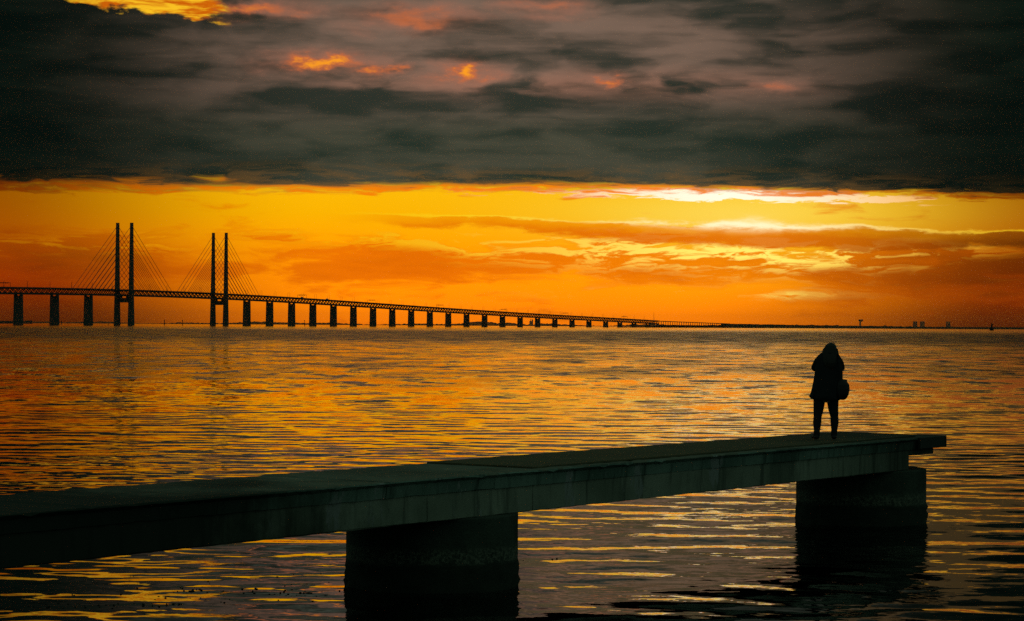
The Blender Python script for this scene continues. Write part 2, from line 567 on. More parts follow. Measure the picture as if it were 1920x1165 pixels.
# columns: bare concrete above, algae and mussels below the tide line
M_column, gg = material('tidal_concrete')
sepc = gg.t.nodes.new('ShaderNodeSeparateXYZ'); gg.put(sepc.inputs[0], gg.pos)
cz = S(gg, sepc.outputs[2])
cb = gg.noise(gg.pos, 1.2, 6.0, 0.62)
cf = gg.noise(gg.pos, 22.0, 5.0, 0.7)
mp = gg.t.nodes.new('ShaderNodeMapping'); mp.inputs['Scale'].default_value = (4, 4, 0.5); gg.put(mp.inputs[0], gg.pos)
cr = gg.noise(S(gg, mp.outputs[0]), 1.2, 6.0, 0.6)
cc = gg.mix(gg.sstep(0.35, 0.65, cb), (0.035, 0.052, 0.040), (0.095, 0.12, 0.09))
cc = gg.mix(gg.sstep(0.48, 0.66, cr) * 0.7, cc, (0.05, 0.065, 0.05))
band = gg.sstep(0.40, 0.46, cz + cb * 0.14) * gg.sstep(0.66, 0.56, cz + cf * 0.10)
cc = gg.mix(band * gg.sstep(0.42, 0.62, cf) * 0.8, cc, (0.30, 0.31, 0.23))
cc = gg.mix(gg.sstep(0.44, 0.37, cz + cb * 0.10), cc, (0.040, 0.052, 0.036))
gg.put(gg.bsdf.inputs['Base Color'], cc)
gg.bsdf.inputs['Roughness'].default_value = 0.8
bp = gg.t.nodes.new('ShaderNodeBump'); bp.inputs['Strength'].default_value = 0.8; bp.inputs['Distance'].default_value = 0.02
gg.put(bp.inputs['Height'], cf + cb); gg.put(gg.bsdf.inputs['Normal'], bp.outputs[0])

# sea water: dark body, mirror surface; ripples too small to model tilt the mirror
M_water, gg = material('sea_water')
sepw = gg.t.nodes.new('ShaderNodeSeparateXYZ'); gg.put(sepw.inputs[0], gg.pos)
wx, wy = S(gg, sepw.outputs[0]), S(gg, sepw.outputs[1])


def wnoise(sx, sy, detail, rough, seed):
    mp = gg.t.nodes.new('ShaderNodeMapping')
    mp.inputs['Scale'].default_value = (sx, sy, 1.0)
    mp.inputs['Location'].default_value = (seed * 7.3, seed * 3.9, seed)
    mp.inputs['Rotation'].default_value = (0, 0, 0.05 * math.sin(seed))
    gg.put(mp.inputs[0], gg.pos)
    n = gg.t.nodes.new('ShaderNodeTexNoise')
    n.noise_dimensions = '2D'
    n.inputs['Scale'].default_value = 1.0
    n.inputs['Detail'].default_value = detail
    n.inputs['Roughness'].default_value = rough
    gg.put(n.inputs['Vector'], mp.outputs[0])
    return n


far = gg.sstep(55.0, 200.0, wy)                       # beyond the modelled waves
patchy = S(gg, wnoise(0.004, 0.0016, 3.0, 0.5, 1.0).outputs[0])
gust = S(gg, wnoise(0.05, 0.012, 3.0, 0.5, 5.0).outputs[0])
ruff = gg.sstep(330.0, 620.0, wy) * gg.sstep(2600.0, 1500.0, wy + patchy * 900.0)
grp = gg.sstep(0.36, 0.66, S(gg, wnoise(0.10, 0.055, 6.0, 0.70, 8.0).outputs[0]))   # darker and brighter runs of water
rip = wnoise(1.5, 3.2, 4.0, 0.6, 2.0)                 # hand-sized ripples
chop = wnoise(0.34, 0.15, 5.0, 0.66, 3.0)              # middle distance
roll = wnoise(0.11, 0.045, 6.0, 0.70, 4.0)             # everything else, for the far water
amp_r = (gg.lin(0.40, 0.62, gust, 0.03, 0.13)) * gg.lin(0.0, 1.0, gg.sstep(38.0, 70.0, wy), 1.0, 0.4)
calm = gg.sstep(1700.0, 3600.0, wy)
out = gg.sstep(180.0, 480.0, wy)
amp_c = far * gg.lin(0.0, 1.0, grp, 0.30, 0.52) * gg.lin(0.0, 1.0, out, 1.0, 0.6) * gg.lin(0.0, 1.0, calm, 1.0, 0.25)
amp_o = (out * 0.34 + ruff * 0.30) * gg.lin(0.0, 1.0, calm, 1.0, 0.25)


def centred(node, amp, sx=3.2):
    v = gg.t.nodes.new('ShaderNodeVectorMath'); v.operation = 'MULTIPLY_ADD'
    gg.put(v.inputs[0], node.outputs['Color']); v.inputs[1].default_value = (sx, 1, 0); v.inputs[2].default_value = (-sx / 2, -0.5, 0)
    return gg.scale(S(gg, v.outputs[0]), amp)


geo = gg.t.nodes.new('ShaderNodeNewGeometry')
nrm = gg.vadd(S(gg, geo.outputs['Normal']), gg.vadd(centred(rip, amp_r), gg.vadd(centred(chop, amp_c, 8.0), centred(roll, amp_o, 6.0))))
nn = gg.t.nodes.new('ShaderNodeVectorMath'); nn.operation = 'NORMALIZE'
gg.put(nn.inputs[0], nrm)
gg.put(gg.bsdf.inputs['Normal'], nn.outputs[0])
gg.bsdf.inputs['Base Color'].default_value = (0.0, 0.0, 0.0, 1)
gg.put(gg.bsdf.inputs['Roughness'], (far * gg.lin(0.0, 1.0, grp, 0.06, 0.20) + ruff * 0.12) * gg.lin(0.0, 1.0, calm, 1.0, 0.5))
gg.bsdf.inputs['IOR'].default_value = 1.333

# ------------------------------------------------------------------ the sea
WAVES = []


def sea_height(x, y):
    return float(sum(a * math.cos(kx * x + ky * y + p_) for kx, ky, p_, a in WAVES))


def build_sea():
    # rows grow coarser with distance from the shore; wave trains as sums of sines
    ys = [14.0]
    while ys[-1] < 420.0:
        y = ys[-1]
        ys.append(y + max(0.055, 0.055 * (y / 30.0) ** 1.35))
    ny = len(ys)
    ys = np.array(ys)
    nx = 640
    t = np.linspace(-1, 1, nx)
    half = 0.26 * ys + 3.0
    X = t[None, :] * half[:, None]
    Y = np.repeat(ys[:, None], nx, 1)
    dyr = np.gradient(ys)[:, None]
    dxr = (2 * half / nx)[:, None]
    Z = np.zeros_like(X)
    r = np.random.default_rng(11)
    # wind patches: the ripples come and go
    pat = np.zeros_like(X)
    for _ in range(14):
        L = r.uniform(5, 40); a = r.uniform(0, 2 * np.pi)
        pat += np.cos(2 * np.pi / L * (X * np.cos(a) * 0.6 + Y * np.sin(a)) + r.uniform(0, 7))
    pat = np.clip(0.5 + pat / 9.0, 0.12, 1.0)
    N = 104
    for i in range(N):
        L = 0.26 * (8.0 / 0.26) ** (i / (N - 1.0)) * r.uniform(0.92, 1.08)
        a = r.normal(0.0, 0.36 if L > 0.9 else 0.70)
        kx, ky = 2 * np.pi / L * np.sin(a), 2 * np.pi / L * np.cos(a)
        # slope contribution, strongest about 1.3 to 3 m
        s = 0.0084 * np.exp(-((np.log(L / 0.95)) / 0.80) ** 2) + (0.0030 if L < 0.7 else 0.0014)
        amp = s * L / (2 * np.pi) * r.uniform(0.6, 1.4)
        fade = smoothstep(2.2, 4.5, L / (dyr / max(abs(np.cos(a)), 0.2))) * smoothstep(2.2, 4.5, L / (dxr / max(abs(np.sin(a)), 0.05)))
        wgt = pat if L < 1.4 else 1.0
        ph_ = r.uniform(0, 2 * np.pi)
        WAVES.append((kx, ky, ph_, amp))
        Z += amp * fade * wgt * np.cos(kx * X + ky * Y + ph_)
    Z *= 1.0 - smoothstep(360.0, 415.0, Y)
    me = bpy.data.meshes.new('sea')
    co = np.stack([X, Y, Z], -1).reshape(-1, 3)
    idx = np.arange(ny * nx).reshape(ny, nx)
    quads = np.stack([idx[:-1, :-1], idx[:-1, 1:], idx[1:, 1:], idx[1:, :-1]], -1).reshape(-1, 4)
    # the rest of the sheet: sides, back and out to the horizon
    FAR = 60000.0
    base = len(co)
    extra = []
    eq = []

    def eidx(x, y):
        extra.append((x, y, 0.0)); return base + len(extra) - 1
    strip_y = [14.0] + [float(ys[k]) for k in range(60, ny - 1, 60)] + [float(ys[-1])]
    for sgn in (-1, 1):
        prev = None
        for y in strip_y:
            a_, b_ = eidx(sgn * (0.26 * y + 3.0), y), eidx(sgn * FAR, y)
            if prev:
                eq.append((prev[0], prev[1], b_, a_) if sgn > 0 else (prev[1], prev[0], a_, b_))
            prev = (a_, b_)
    q1 = [eidx(-FAR, -60.0), eidx(FAR, -60.0), eidx(FAR, 14.0), eidx(-FAR, 14.0)]
    eq.append(tuple(q1))
    Y1 = float(ys[-1])
    q2 = [eidx(-FAR, Y1), eidx(FAR, Y1), eidx(FAR, FAR), eidx(-FAR, FAR)]
    eq.append(tuple(q2))
    co = np.vstack([co, np.array(extra)])
    faces = np.vstack([quads, np.array(eq)])
    me.vertices.add(len(co)); me.vertices.foreach_set('co', co.astype(np.float32).ravel())
    me.loops.add(faces.size); me.loops.foreach_set('vertex_index', faces.astype(np.int32).ravel())
    me.polygons.add(len(faces)); me.polygons.foreach_set('loop_start', np.arange(0, faces.size, 4, dtype=np.int32))
    me.update(calc_edges=True)
    me.validate()
    me.materials.append(M_water)
    me.shade_smooth()
    o = link('sea', me)
    tag(o, kind='structure')
    return len(faces)


build_sea()

# ------------------------------------------------------------------ the long bridge
# pier stations along the curved line: x, y, span kind
LINE = [(-1115.0, 3372.0), (-1075.0, 3507.0), (-1035.0, 3641.0), (-996.5, 3775.5), (-960.0, 3877.0), (-929.5, 4011.5),
        (-891.0, 4145.7), (-852.0, 4280.1), (-813.6, 4415.8), (-770.8, 4570.0), (-640.3, 5043.0),
        (-599.0, 5198.0), (-561.0, 5333.0), (-523.5, 5468.0), (-485.5, 5603.0), (-446.5, 5737.5), (-406.0, 5871.0), (-364.0, 6004.7),
        (-320.0, 6137.5), (-275.0, 6270.0), (-228.0, 6402.0), (-180.0, 6533.5), (-131.0, 6664.5), (-80.5, 6795.5), (-28.5, 6925.5),
        (25.0, 7055.0), (80.0, 7183.5), (136.0, 7312.0), (194.0, 7439.5), (253.0, 7566.5), (314.0, 7692.5),
        (366.0, 7801.0), (420.0, 7909.0), (474.0, 8016.0)]
LINE = [q_ for i, q_ in enumerate(LINE) if i != 4]
PYL = (8, 9)
A = np.array(LINE)
seg = np.hypot(*np.diff(A, axis=0).T)
SS = np.concatenate([[0], np.cumsum(seg)])
fx = np.polyfit(SS, A[:, 0], 6)
fy = np.polyfit(SS, A[:, 1], 6)
sz_ = np.interp([4145, 4570, 5043, 5198, 5333, 5737, 5871, 6137, 6402, 6664, 7055, 7312, 7566, 7909, 8016, 8090],
                A[:, 1], SS, right=SS[-1] + 80)
fz = np.polyfit(np.concatenate([[SS[0]], sz_]),
                [57.0, 67.0, 69.8, 70.6, 69.2, 67.3, 63.9, 62.2, 57.6, 52.8, 49.2, 43.4, 38.3, 33.2, 27.4, 25.3, 23.6], 5)


def station(s):
    """Point on the road's axis at road level, unit tangent, unit side (to the right, going out)."""
    P = Vector((np.polyval(fx, s), np.polyval(fy, s), np.polyval(fz, s)))
    T = Vector((np.polyval(np.polyder(fx), s), np.polyval(np.polyder(fy), s), 0)).normalized()
    return P, T, Vector((T.y, -T.x, 0))


S0, S1 = SS[0] + 5, SS[-1] + 75.0
bridge = thing('cable_stayed_bridge', 'long double-deck bridge on piers with two pairs of tall pylons and fanned cables', 'bridge', (A[8][0], A[8][1], 0))
BO = Vector((A[8][0], A[8][1], 0))


def rel(v):
    return Vector(v) - BO


UP = Vector((0, 0, 1))
# road deck and railway deck as swept boxes, cut at every pier
cuts = [S0] + list(SS[1:]) + [S1]
TOP, BOT = 2.9, 8.7       # depth of the upper band, start of the lower band
FULL = 12.6


def sweep(mb, s_a, s_b, section, step=35.0):
    n = max(2, int((s_b - s_a) / step) + 1)
    vs = []
    k = len(section)
    for s in np.linspace(s_a, s_b, n):
        P, T, R = station(s)
        for (o, z) in section:
            vs.append(rel(P + R * o + UP * z))
    fs = [(j * k + i, j * k + (i + 1) % k, (j + 1) * k + (i + 1) % k, (j + 1) * k + i) for j in range(n - 1) for i in range(k)]
    fs += [tuple(range(k)), tuple(range((n - 1) * k, n * k))]
    mb.add(vs, fs)


for a, b in zip(cuts[:-1], cuts[1:]):
    mb = MB(); sweep(mb, a + 0.02, b - 0.02, [(-11.8, 0), (11.8, 0), (11.8, -1.6), (8.0, -TOP), (-8.0, -TOP), (-11.8, -1.6)])
    mb.build('road_deck', M_bridge, bridge)
    mb = MB(); sweep(mb, a + 0.02, b - 0.02, [(-7.6, -BOT), (7.6, -BOT), (7.6, -FULL), (-7.6, -FULL)])
    mb.build('railway_deck', M_steel, bridge)
    mb = MB()
    n = max(1, int(round((b - a) / 20.0)))
    st = (b - a) / n
    for sd in (-1, 1):
        for k in range(n):
            def pt(s, o, z):
                P, T, R = station(s)
                return rel(P + R * (o * sd) + UP * z)
            s_ = a + k * st
            mb.bar(pt(s_, 7.0, -BOT), pt(s_ + st * 0.40, 7.4, -TOP), 1.15)
            mb.bar(pt(s_ + st * 0.40, 7.4, -TOP), pt(s_ + st, 7.0, -BOT), 1.15)
    tr = mb.build('truss_web', M_steel, bridge)
    tag(tr, kind='stuff')

# parapet rails along both sides of the road
for a, b in zip(cuts[:-1], cuts[1:]):
    for sd in (-1, 1):
        mb = MB(); sweep(mb, a + 0.02, b - 0.02, [(sd * 11.9 - 0.12, 0.004), (sd * 11.9 + 0.12, 0.004), (sd * 11.9 + 0.12, 0.9), (sd * 11.9 - 0.12, 0.9)])
        mb.build('parapet', M_steel, bridge)

# piers: tapered blades, their heads scooped out between two bearings
for i, (x, y) in enumerate(LINE):
    if i in PYL:
        continue
    P, T, R = station(SS[i])
    zt = P.z - FULL + 0.05
    wb, wt_, dd = 9.0, 8.0, 2.4
    poly = [(-wb, -2.0), (wb, -2.0), (wt_, zt)]
    for k in range(9):
        t = k / 8.0
        poly.append((4.6 - 9.2 * t, zt - dd * math.sin(math.pi * t) ** 0.7 if 0 < t < 1 else zt))
    poly.append((-wt_, zt))
    mb = MB()
    mb.extrude(poly, rel((P.x, P.y, 0)), R, UP, T, 5.2)
    mb.build('pier', M_bridge, bridge)

# pylons
for i in PYL:
    P, T, R = station(SS[i])
    for sd in (-1, 1):
        mb = MB()
        prof = [(-3.0, 5.4, 6.0), (44.0, 4.4, 5.4), (56.0, 4.2, 5.2), (72.0, 3.9, 4.8), (140.0, 3.2, 4.0), (203.5, 2.55, 3.2)]
        vs, fs = [], []
        for z, w, d in prof:
            c = rel((P.x, P.y, z)) + R * (sd * 15.1)
            ch = 0.22 * w
            for (u, v) in ((-w, -d + ch), (-w + ch, -d), (w - ch, -d), (w, -d + ch), (w, d - ch), (w - ch, d), (-w + ch, d), (-w, d - ch)):
                vs.append(c + R * u + T * v)
        for j in range(len(prof) - 1):
            for k in range(8):
                fs.append((j * 8 + k, j * 8 + (k + 1) % 8, (j + 1) * 8 + (k + 1) % 8, (j + 1) * 8 + k))
        fs += [tuple(range(8)), tuple(range(8 * (len(prof) - 1), 8 * len(prof)))]
        mb.add(vs, fs)
        mb.build('pylon_leg', M_bridge, bridge)
        # harp of stays to both sides
        for way in (-1, 1):
            for k in range(1, 11):
                zt = 72.0 + 125.0 * k / 10.0
                s_end = SS[i] + way * (14.0 + 18.6 * k)
                Pe, Te, Re = station(s_end)
                a_ = rel((P.x, P.y, zt)) + R * (sd * 15.1) + T * (way * 2.2)
                b_ = rel(Pe) + Re * (sd * 14.2) + UP * -0.2
                MB().tube(a_, b_, 0.42, 0.42, 6).build('stay_cable', M_cable, bridge)
    mb = MB()
    c = rel((P.x, P.y, 0))
    mb.extrude([(-11.0, 45.0), (11.0, 45.0), (11.0, 54.2), (-11.0, 54.2)], c, R, UP, T, 7.0)
    for o in (-7.0, 7.0):
        mb.extrude([(o - 2.2, 54.1), (o + 2.2, 54.1), (o + 2.2, P.z - FULL - 0.03), (o - 2.2, P.z - FULL - 0.03)], c, R, UP, T, 5.0)
    mb.build('crossbeam', M_bridge, bridge)
    mb = MB()      # outrigger beams that carry the stays
    for way in (-1, 1):
        for k in range(1, 11):
            Pe, Te, Re = station(SS[i] + way * (14.0 + 18.6 * k))
            for sd in (-1, 1):
                mb.bar(rel(Pe) + Re * (sd * 12.0) - UP * 0.7, rel(Pe) + Re * (sd * 14.6) - UP * 0.5, 0.8)
    tag(mb.build('outriggers', M_steel, bridge), kind='stuff')

# lamp posts down the seaward side of the road
lamp_me = MB().tube((0, 0, 0), (0, 0, 11.6), 0.30, 0.16, 6).bar((0, 0, 11.5), (-2.2, 0, 11.9), 0.22).build('lamp_post', M_steel, bridge)
lamp_me.location = rel(station(S0 + 20)[0])
mesh_lamp = lamp_me.data
k = 0
for s in np.arange(S0 + 64, S1 - 30, 44.0):
    P, T, R = station(s)
    o = link('lamp_post', mesh_lamp, bridge, rel(P + R * (11.2 if k % 2 else -11.2) + UP * 0.0))
    o.rotation_euler = (0, 0, 0 if k % 2 else math.pi)
    k += 1

# sign gantries over the carriageway
def s_at_px(px):
    """Station whose axis is seen at bearing px (in 1920-wide photo columns)."""
    ss = np.linspace(S0, S1, 4000)
    b = 960 + 4312 * np.polyval(fx, ss) / np.polyval(fy, ss)
    return float(np.interp(px, b, ss))


for px in (8, 566, 697, 825, 944, 1060, 1171):
    s = s_at_px(px)
    P, T, R = station(s)
    gan = MB().tube(rel(P + R * -11.6), rel(P + R * -11.6 + UP * 8.6), 0.35, 0.3, 6) \
              .tube(rel(P + R * 11.6), rel(P + R * 11.6 + UP * 8.6), 0.35, 0.3, 6) \
              .bar(rel(P + R * -11.8 + UP * 8.4), rel(P + R * 11.8 + UP * 8.4), 0.6).build('sign_gantry', M_steel, bridge)
    for o in (-6.6, -2.4, 2.4, 6.6):
        MB().bar(rel(P + R * (o - 1.4) + UP * 7.9 - T * 0.5), rel(P + R * (o + 1.4) + UP * 7.9 - T * 0.5), 0.25, 2.0).build('sign_panel', M_black, gan)

# vehicles on the road deck
def lorry(px, lane, label, L=13.0, mat=M_white):
    s = s_at_px(px); P, T, R = station(s)
    rz = math.atan2(T.y, T.x)
    t = thing('lorry', label, 'lorry', P + R * lane + UP * 0.02, rz, 'lorries on the bridge')
    MB().box(-L / 2, L / 2 - 2.8, -1.25, 1.25, 1.1, 4.0).build('cargo_box', mat, t)
    cab = MB().extrude([(L / 2 - 2.5, 0.6), (L / 2, 0.6), (L / 2, 1.9), (L / 2 - 0.35, 3.3), (L / 2 - 2.5, 3.5)], (0, 0, 0), (1, 0, 0), (0, 0, 1), (0, 1, 0), 2.4).build('cab', M_black, t)
    MB().bar((L / 2 + 0.02, 0, 2.0), (L / 2 - 0.31, 0, 3.2), 2.1, 0.08).build('windscreen', M_glass, cab)
    MB().box(-L / 2 + 0.2, L / 2 - 2.6, -0.9, 0.9, 0.7, 1.08).build('chassis', M_black, t)
    for wxp in (-L / 2 + 1.6, -L / 2 + 3.0, L / 2 - 1.2):
        for sd in (-1, 1):
            MB().tube((wxp, sd * 0.9, 0.5), (wxp, sd * 1.22, 0.5), 0.5, 0.5, 12).build('wheel', M_rubber, t)


def car(px, lane, label):
    s = s_at_px(px); P, T, R = station(s)
    t = thing('car', label, 'car', P + R * lane + UP * 0.02, math.atan2(T.y, T.x), 'cars on the bridge')
    MB().extrude([(-2.2, 0.35), (2.2, 0.35), (2.2, 0.85), (1.1, 1.05), (-2.1, 1.1)], (0, 0, 0), (1, 0, 0), (0, 0, 1), (0, 1, 0), 1.75).build('body', M_black, t)
    MB().extrude([(-1.9, 1.06), (1.1, 1.02), (0.4, 1.55), (-1.4, 1.6)], (0, 0, 0), (1, 0, 0), (0, 0, 1), (0, 1, 0), 1.5).build('cabin', M_glass, t)
    for wxp in (-1.35, 1.35):
        for sd in (-1, 1):
            MB().tube((wxp, sd * 0.66, 0.32), (wxp, sd * 0.89, 0.32), 0.32, 0.32, 12).build('wheel', M_rubber, t)


lorry(570, -5.0, 'box lorry on the bridge under the signs right of the second pylon')
lorry(617, -5.0, 'second box lorry on the bridge, above the fifth pier right of the pylons')
car(586, -5.0, 'small dark car between the two lorries on the bridge')
car(851, -5.0, 'lone dark car on the bridge past the midpoint of the piers')

# ------------------------------------------------------------------ approach viaduct and island
Pv, Tv, Rv = station(S1)
viaduct = thing('approach_viaduct', 'low road viaduct on many short columns at the far end of the bridge', 'viaduct', Pv - UP * Pv.z)
vo = Pv - UP * Pv.z


def vpt(s, o, z):
    a = math.radians(0.004 * s)
    return Tv * s + Rv * (o + 0.00002 * s * s) + UP * z


ztop = lambda s: Pv.z - 7.2 * s / 640.0
nseg = 16
for k in range(nseg):
    a_, b_ = k * 40.0, (k + 1) * 40.0
    vs = []
    for s in (a_ + 0.02, b_ - 0.02):
        for o, z in ((-11.8, 0), (11.8, 0), (11.8, -2.0), (-11.8, -2.0)):
            vs.append(vpt(s, o, ztop(s) + z))
    MB().add(vs, [(0, 1, 5, 4), (1, 2, 6, 5), (2, 3, 7, 6), (3, 0, 4, 7), (0, 3, 2, 1), (4, 5, 6, 7)]).build('road_slab', M_bridge, viaduct)
for k in range(33):
    s = k * 20.0
    for o in (-9.0, 9.0):
        MB().tube(vpt(s, o, 0.5), vpt(s, o, ztop(s) - 1.9), 0.9, 0.9, 8).build('column', M_bridge, viaduct)

# island: low bank under the viaduct running on as a long flat shore
def ridge(name, pts, width, mat, kind='structure', label=None):
    """pts: (x, y, top) crest; a bank with sloping sides."""
    vs, fs = [], []
    for (x, y, h) in pts:
        d = Vector((x, y, 0)).normalized()
        for off_, z in ((-width * 0.5, -0.5), (-width * 0.5 + 8 + h * 1.5, h * 0.92), (0, h), (width * 0.5 - 8 - h * 1.5, h * 0.9), (width * 0.5, -0.5)):
            vs.append((x + d.x * off_, y + d.y * off_, z))
    n = 5
    for j in range(len(pts) - 1):
        for i in range(n - 1):
            fs.append((j * n + i, j * n + i + 1, (j + 1) * n + i + 1, (j + 1) * n + i))
    fs += [tuple(range(n)), tuple(range((len(pts) - 1) * n, len(pts) * n))]
    o = link(name, mesh_of(name, vs, fs, mat, True))
    tag(o, label, None, None, kind)
    return o


def bearing(px, D):
    a = (px - 960.0) / 4312.0
    return a * D, D


r3 = np.random.default_rng(3)
isl = []
for px in np.arange(1162, 3000, 4.0):
    D = 8060 + (px - 1180) * 4.4 if px < 1700 else 10348 + (px - 1700) * 1.0
    x, y = bearing(px, D)
    if px < 1222:
        h = 2.0 + 1.0 * (px - 1162) / 60
    elif px < 1240:
        h = 3.0 + (px - 1222) / 18.0 * 7.0
    elif px < 1352:
        h = 10.0 - (px - 1240) / 112 * 1.2
    elif px < 1700:
        h = 16.4 - (px - 1352) / 348.0 * 6.6
    else:
        h = 9.6
    if px >= 1352:
        h += r3.normal(0, 0.4) + (r3.uniform(0.8, 3.6) if r3.random() < 0.10 else 0)
    isl.append((x, y, h))
ridge('island', isl, 420.0, M_land)
# the farther coast, a low line of woods
cst = []
r4 = np.random.default_rng(5)
ph = r4.uniform(0, 7, 8)
for px in np.arange(-900, 2900, 3.0):
    D = 38000.0
    x, y = bearing(px, D)
    h = 20 + 8 * math.sin(px / 61.0 + ph[0]) + 6 * math.sin(px / 23.0 + ph[1]) + r4.normal(0, 3.0)
    h += 20 * math.exp(-((px - 895) / 24.0) ** 2) + 16 * math.exp(-((px - 1022) / 22.0) ** 2) + 12 * math.exp(-((px - 960) / 14.0) ** 2) - 7 * (px < 330) - 6 * (px > 1250)
    cst.append((x, y, max(h, 5.0) * 1.4))
ridge('far_coast', cst, 900.0, M_coast)


# ------------------------------------------------------------------ far landmarks
def far_thing(name, label, cat, px, D, z=0.0, group=None):
    x, y = bearing(px, D)
    return thing(name, label, cat, (x, y, z), -math.atan2(x, y), group)


t = far_thing('control_tower', 'hazy control tower with a wide overhanging cab on the right horizon', 'tower', 1613, 36000)
MB().box(-13.8, 13.8, -13.8, 13.8, 0, 108).build('shaft', M_build, t)
c_ = MB().lathe([(17, 96), (33, 108), (36, 130), (29, 133)], 12, (9, 0)).build('cab', M_build, t)
MB().lathe([(36.4, 112), (36.8, 126)], 12, (9, 0)).build('window_band', M_glass, c_)


def block(px, D, w, h, label):
    t = far_thing('tower_block', label, 'building', px, D, 0.0, 'tower blocks on the horizon')
    MB().box(-w / 2, w / 2, -9, 9, 0, h).build('wall', M_build, t)
    MB().box(-w / 2 + 2, w / 2 - 2, -7, 7, h + 0.01, h + 2.5).build('roof', M_build, t)
    for k in range(int(h / 6) - 1):
        MB().box(-w / 2 + 1.5, w / 2 - 1.5, -9.15, -9.03, 5 + 6 * k, 8.5 + 6 * k).build('window_band', M_glass, t)


block(1716, 36000, 68, 106, 'hazy tower block, leftmost of the three on the right horizon')
block(1729.5, 36000, 72, 106, 'hazy tower block, middle of the three on the right horizon')
block(1778, 36000, 68, 106, 'hazy tower block standing alone, rightmost of the three on the horizon')
t = far_thing('power_station', 'faint stepped building with stacks on the coast beyond the piers', 'building', 997, 37000)
MB().box(-35, 0, -21, 21, 0, 82).build('hall', M_build, t)
MB().box(0.05, 24, -21, 21, 0, 107).build('boiler_house', M_build, t)
MB().tube((-17, 0, 82), (-17, 0, 113), 5.6, 4.5, 8).build('chimney', M_build, t)


def mast(px, D, h, label):
    t = far_thing('radio_mast', label, 'mast', px, D, 2.0, 'radio masts')
    MB().tube((0, 0, 0), (0, 0, h), 0.9, 0.45, 6).build('pole', M_steel, t)
    MB().box(-2, 2, -2, 2, -1, 3).build('base', M_bridge, t)


mast(1226, 8150, 52, 'tall thin mast beside the far end of the bridge')
mast(1661, 10200, 28, 'thin mast on the island right of the control tower')

# lighthouse standing in the water at the right
t = far_thing('lighthouse', 'small black lighthouse on a round base in the water at right', 'lighthouse', 1859.5, 3870)
MB().lathe([(3.6, -1), (3.4, 3.2), (3.7, 3.3), (3.7, 3.9)], 16).build('base', M_black, t)
MB().lathe([(1.6, 3.9), (1.25, 9.4), (1.7, 9.6), (1.7, 10.0)], 14).build('tower', M_black, t)
l_ = MB().lathe([(1.0, 10.0), (1.0, 11.6), (1.2, 11.7), (0.15, 12.7)], 12).build('lantern', M_black, t)
MB().tube((0, 0, 12.6), (0, 0, 13.8), 0.08, 0.05, 6).build('finial', M_black, l_)
MB().box(1.2, 2.6, -0.4, 0.4, 9.0, 10.9).build('antenna_box', M_black, t)


def dolphin(px, D, h, label, r=0.95):
    t = far_thing('channel_marker', label, 'marker post', px, D, 0.0, 'channel marker posts')
    MB().tube((0, 0, -1), (0, 0, h * 0.86), r, r * 0.85, 10).build('pile', M_black, t)
    MB().tube((0, 0, h * 0.86), (0, 0, h), r * 1.25, r * 1.1, 10).build('topmark', M_black, t)


dolphin(115.5, 5250, 8.5, 'short marker post just right of the second bridge pier from the left')
dolphin(308.5, 4900, 12.0, 'left marker post of the two between the pylons')
dolphin(342.5, 4900, 11.6, 'right marker post of the two between the pylons', 0.85)
dolphin(571.5, 5070, 13.0, 'marker post standing among the piers right of the pylons', 0.8)
t = far_thing('buoy', 'small dark buoy afloat just left of the first pylon', 'buoy', 203, 4300)
MB().lathe([(0.4, -0.6), (1.5, 0.1), (1.4, 0.9), (0.5, 1.1)], 12).build('float', M_black, t)
MB().lathe([(0.5, 1.05), (0.25, 2.6), (0.5, 2.7), (0.1, 3.3)], 8).build('superstructure', M_black, t)
t = far_thing('quay', 'low dark quay with a raised end on the horizon at the left edge', 'quay', 18, 9400)
MB().box(-260, 92, -8, 8, -1, 11.0).build('wall', M_bridge, t)
MB().box(62, 91, -7, 7, 11.02, 13.4).build('shed', M_bridge, t)

# ------------------------------------------------------------------ the concrete pier in the foreground
UA = Vector((0.5793, 0.8151, 0))      # along the pier, out to sea
NA = Vector((-0.8151, 0.5793, 0))     # across it, away from the viewer
ZD = 1.50                             # deck level above the water
N0, N1 = 17.36, 19.42                 # near and far edge
T_END = 37.62
RZ = math.atan2(UA.y, UA.x)
pier = thing('concrete_pier', 'weathered concrete pier on thick round columns reaching out over the water', 'pier', (0, 0, 0), RZ)
# in the pier's own frame x runs along it, y across (near edge N0, far edge N1)


def bevel_box(mb, x0, x1, y0, y1, z0, z1, b=0.015):
    """Box with its long edges eased."""
    prof = [(y0 + b, z0), (y1 - b, z0), (y1, z0 + b), (y1, z1 - b), (y1 - b, z1), (y0 + b, z1), (y0, z1 - b), (y0, z0 + b)]
    vs = [(x, y, z) for x in (x0, x1) for (y, z) in prof]
    n = len(prof)
    fs = [(k, (k + 1) % n, n + (k + 1) % n, n + k) for k in range(n)] + [tuple(range(n - 1, -1, -1)), tuple(range(n, 2 * n))]
    mb.add(vs, fs)


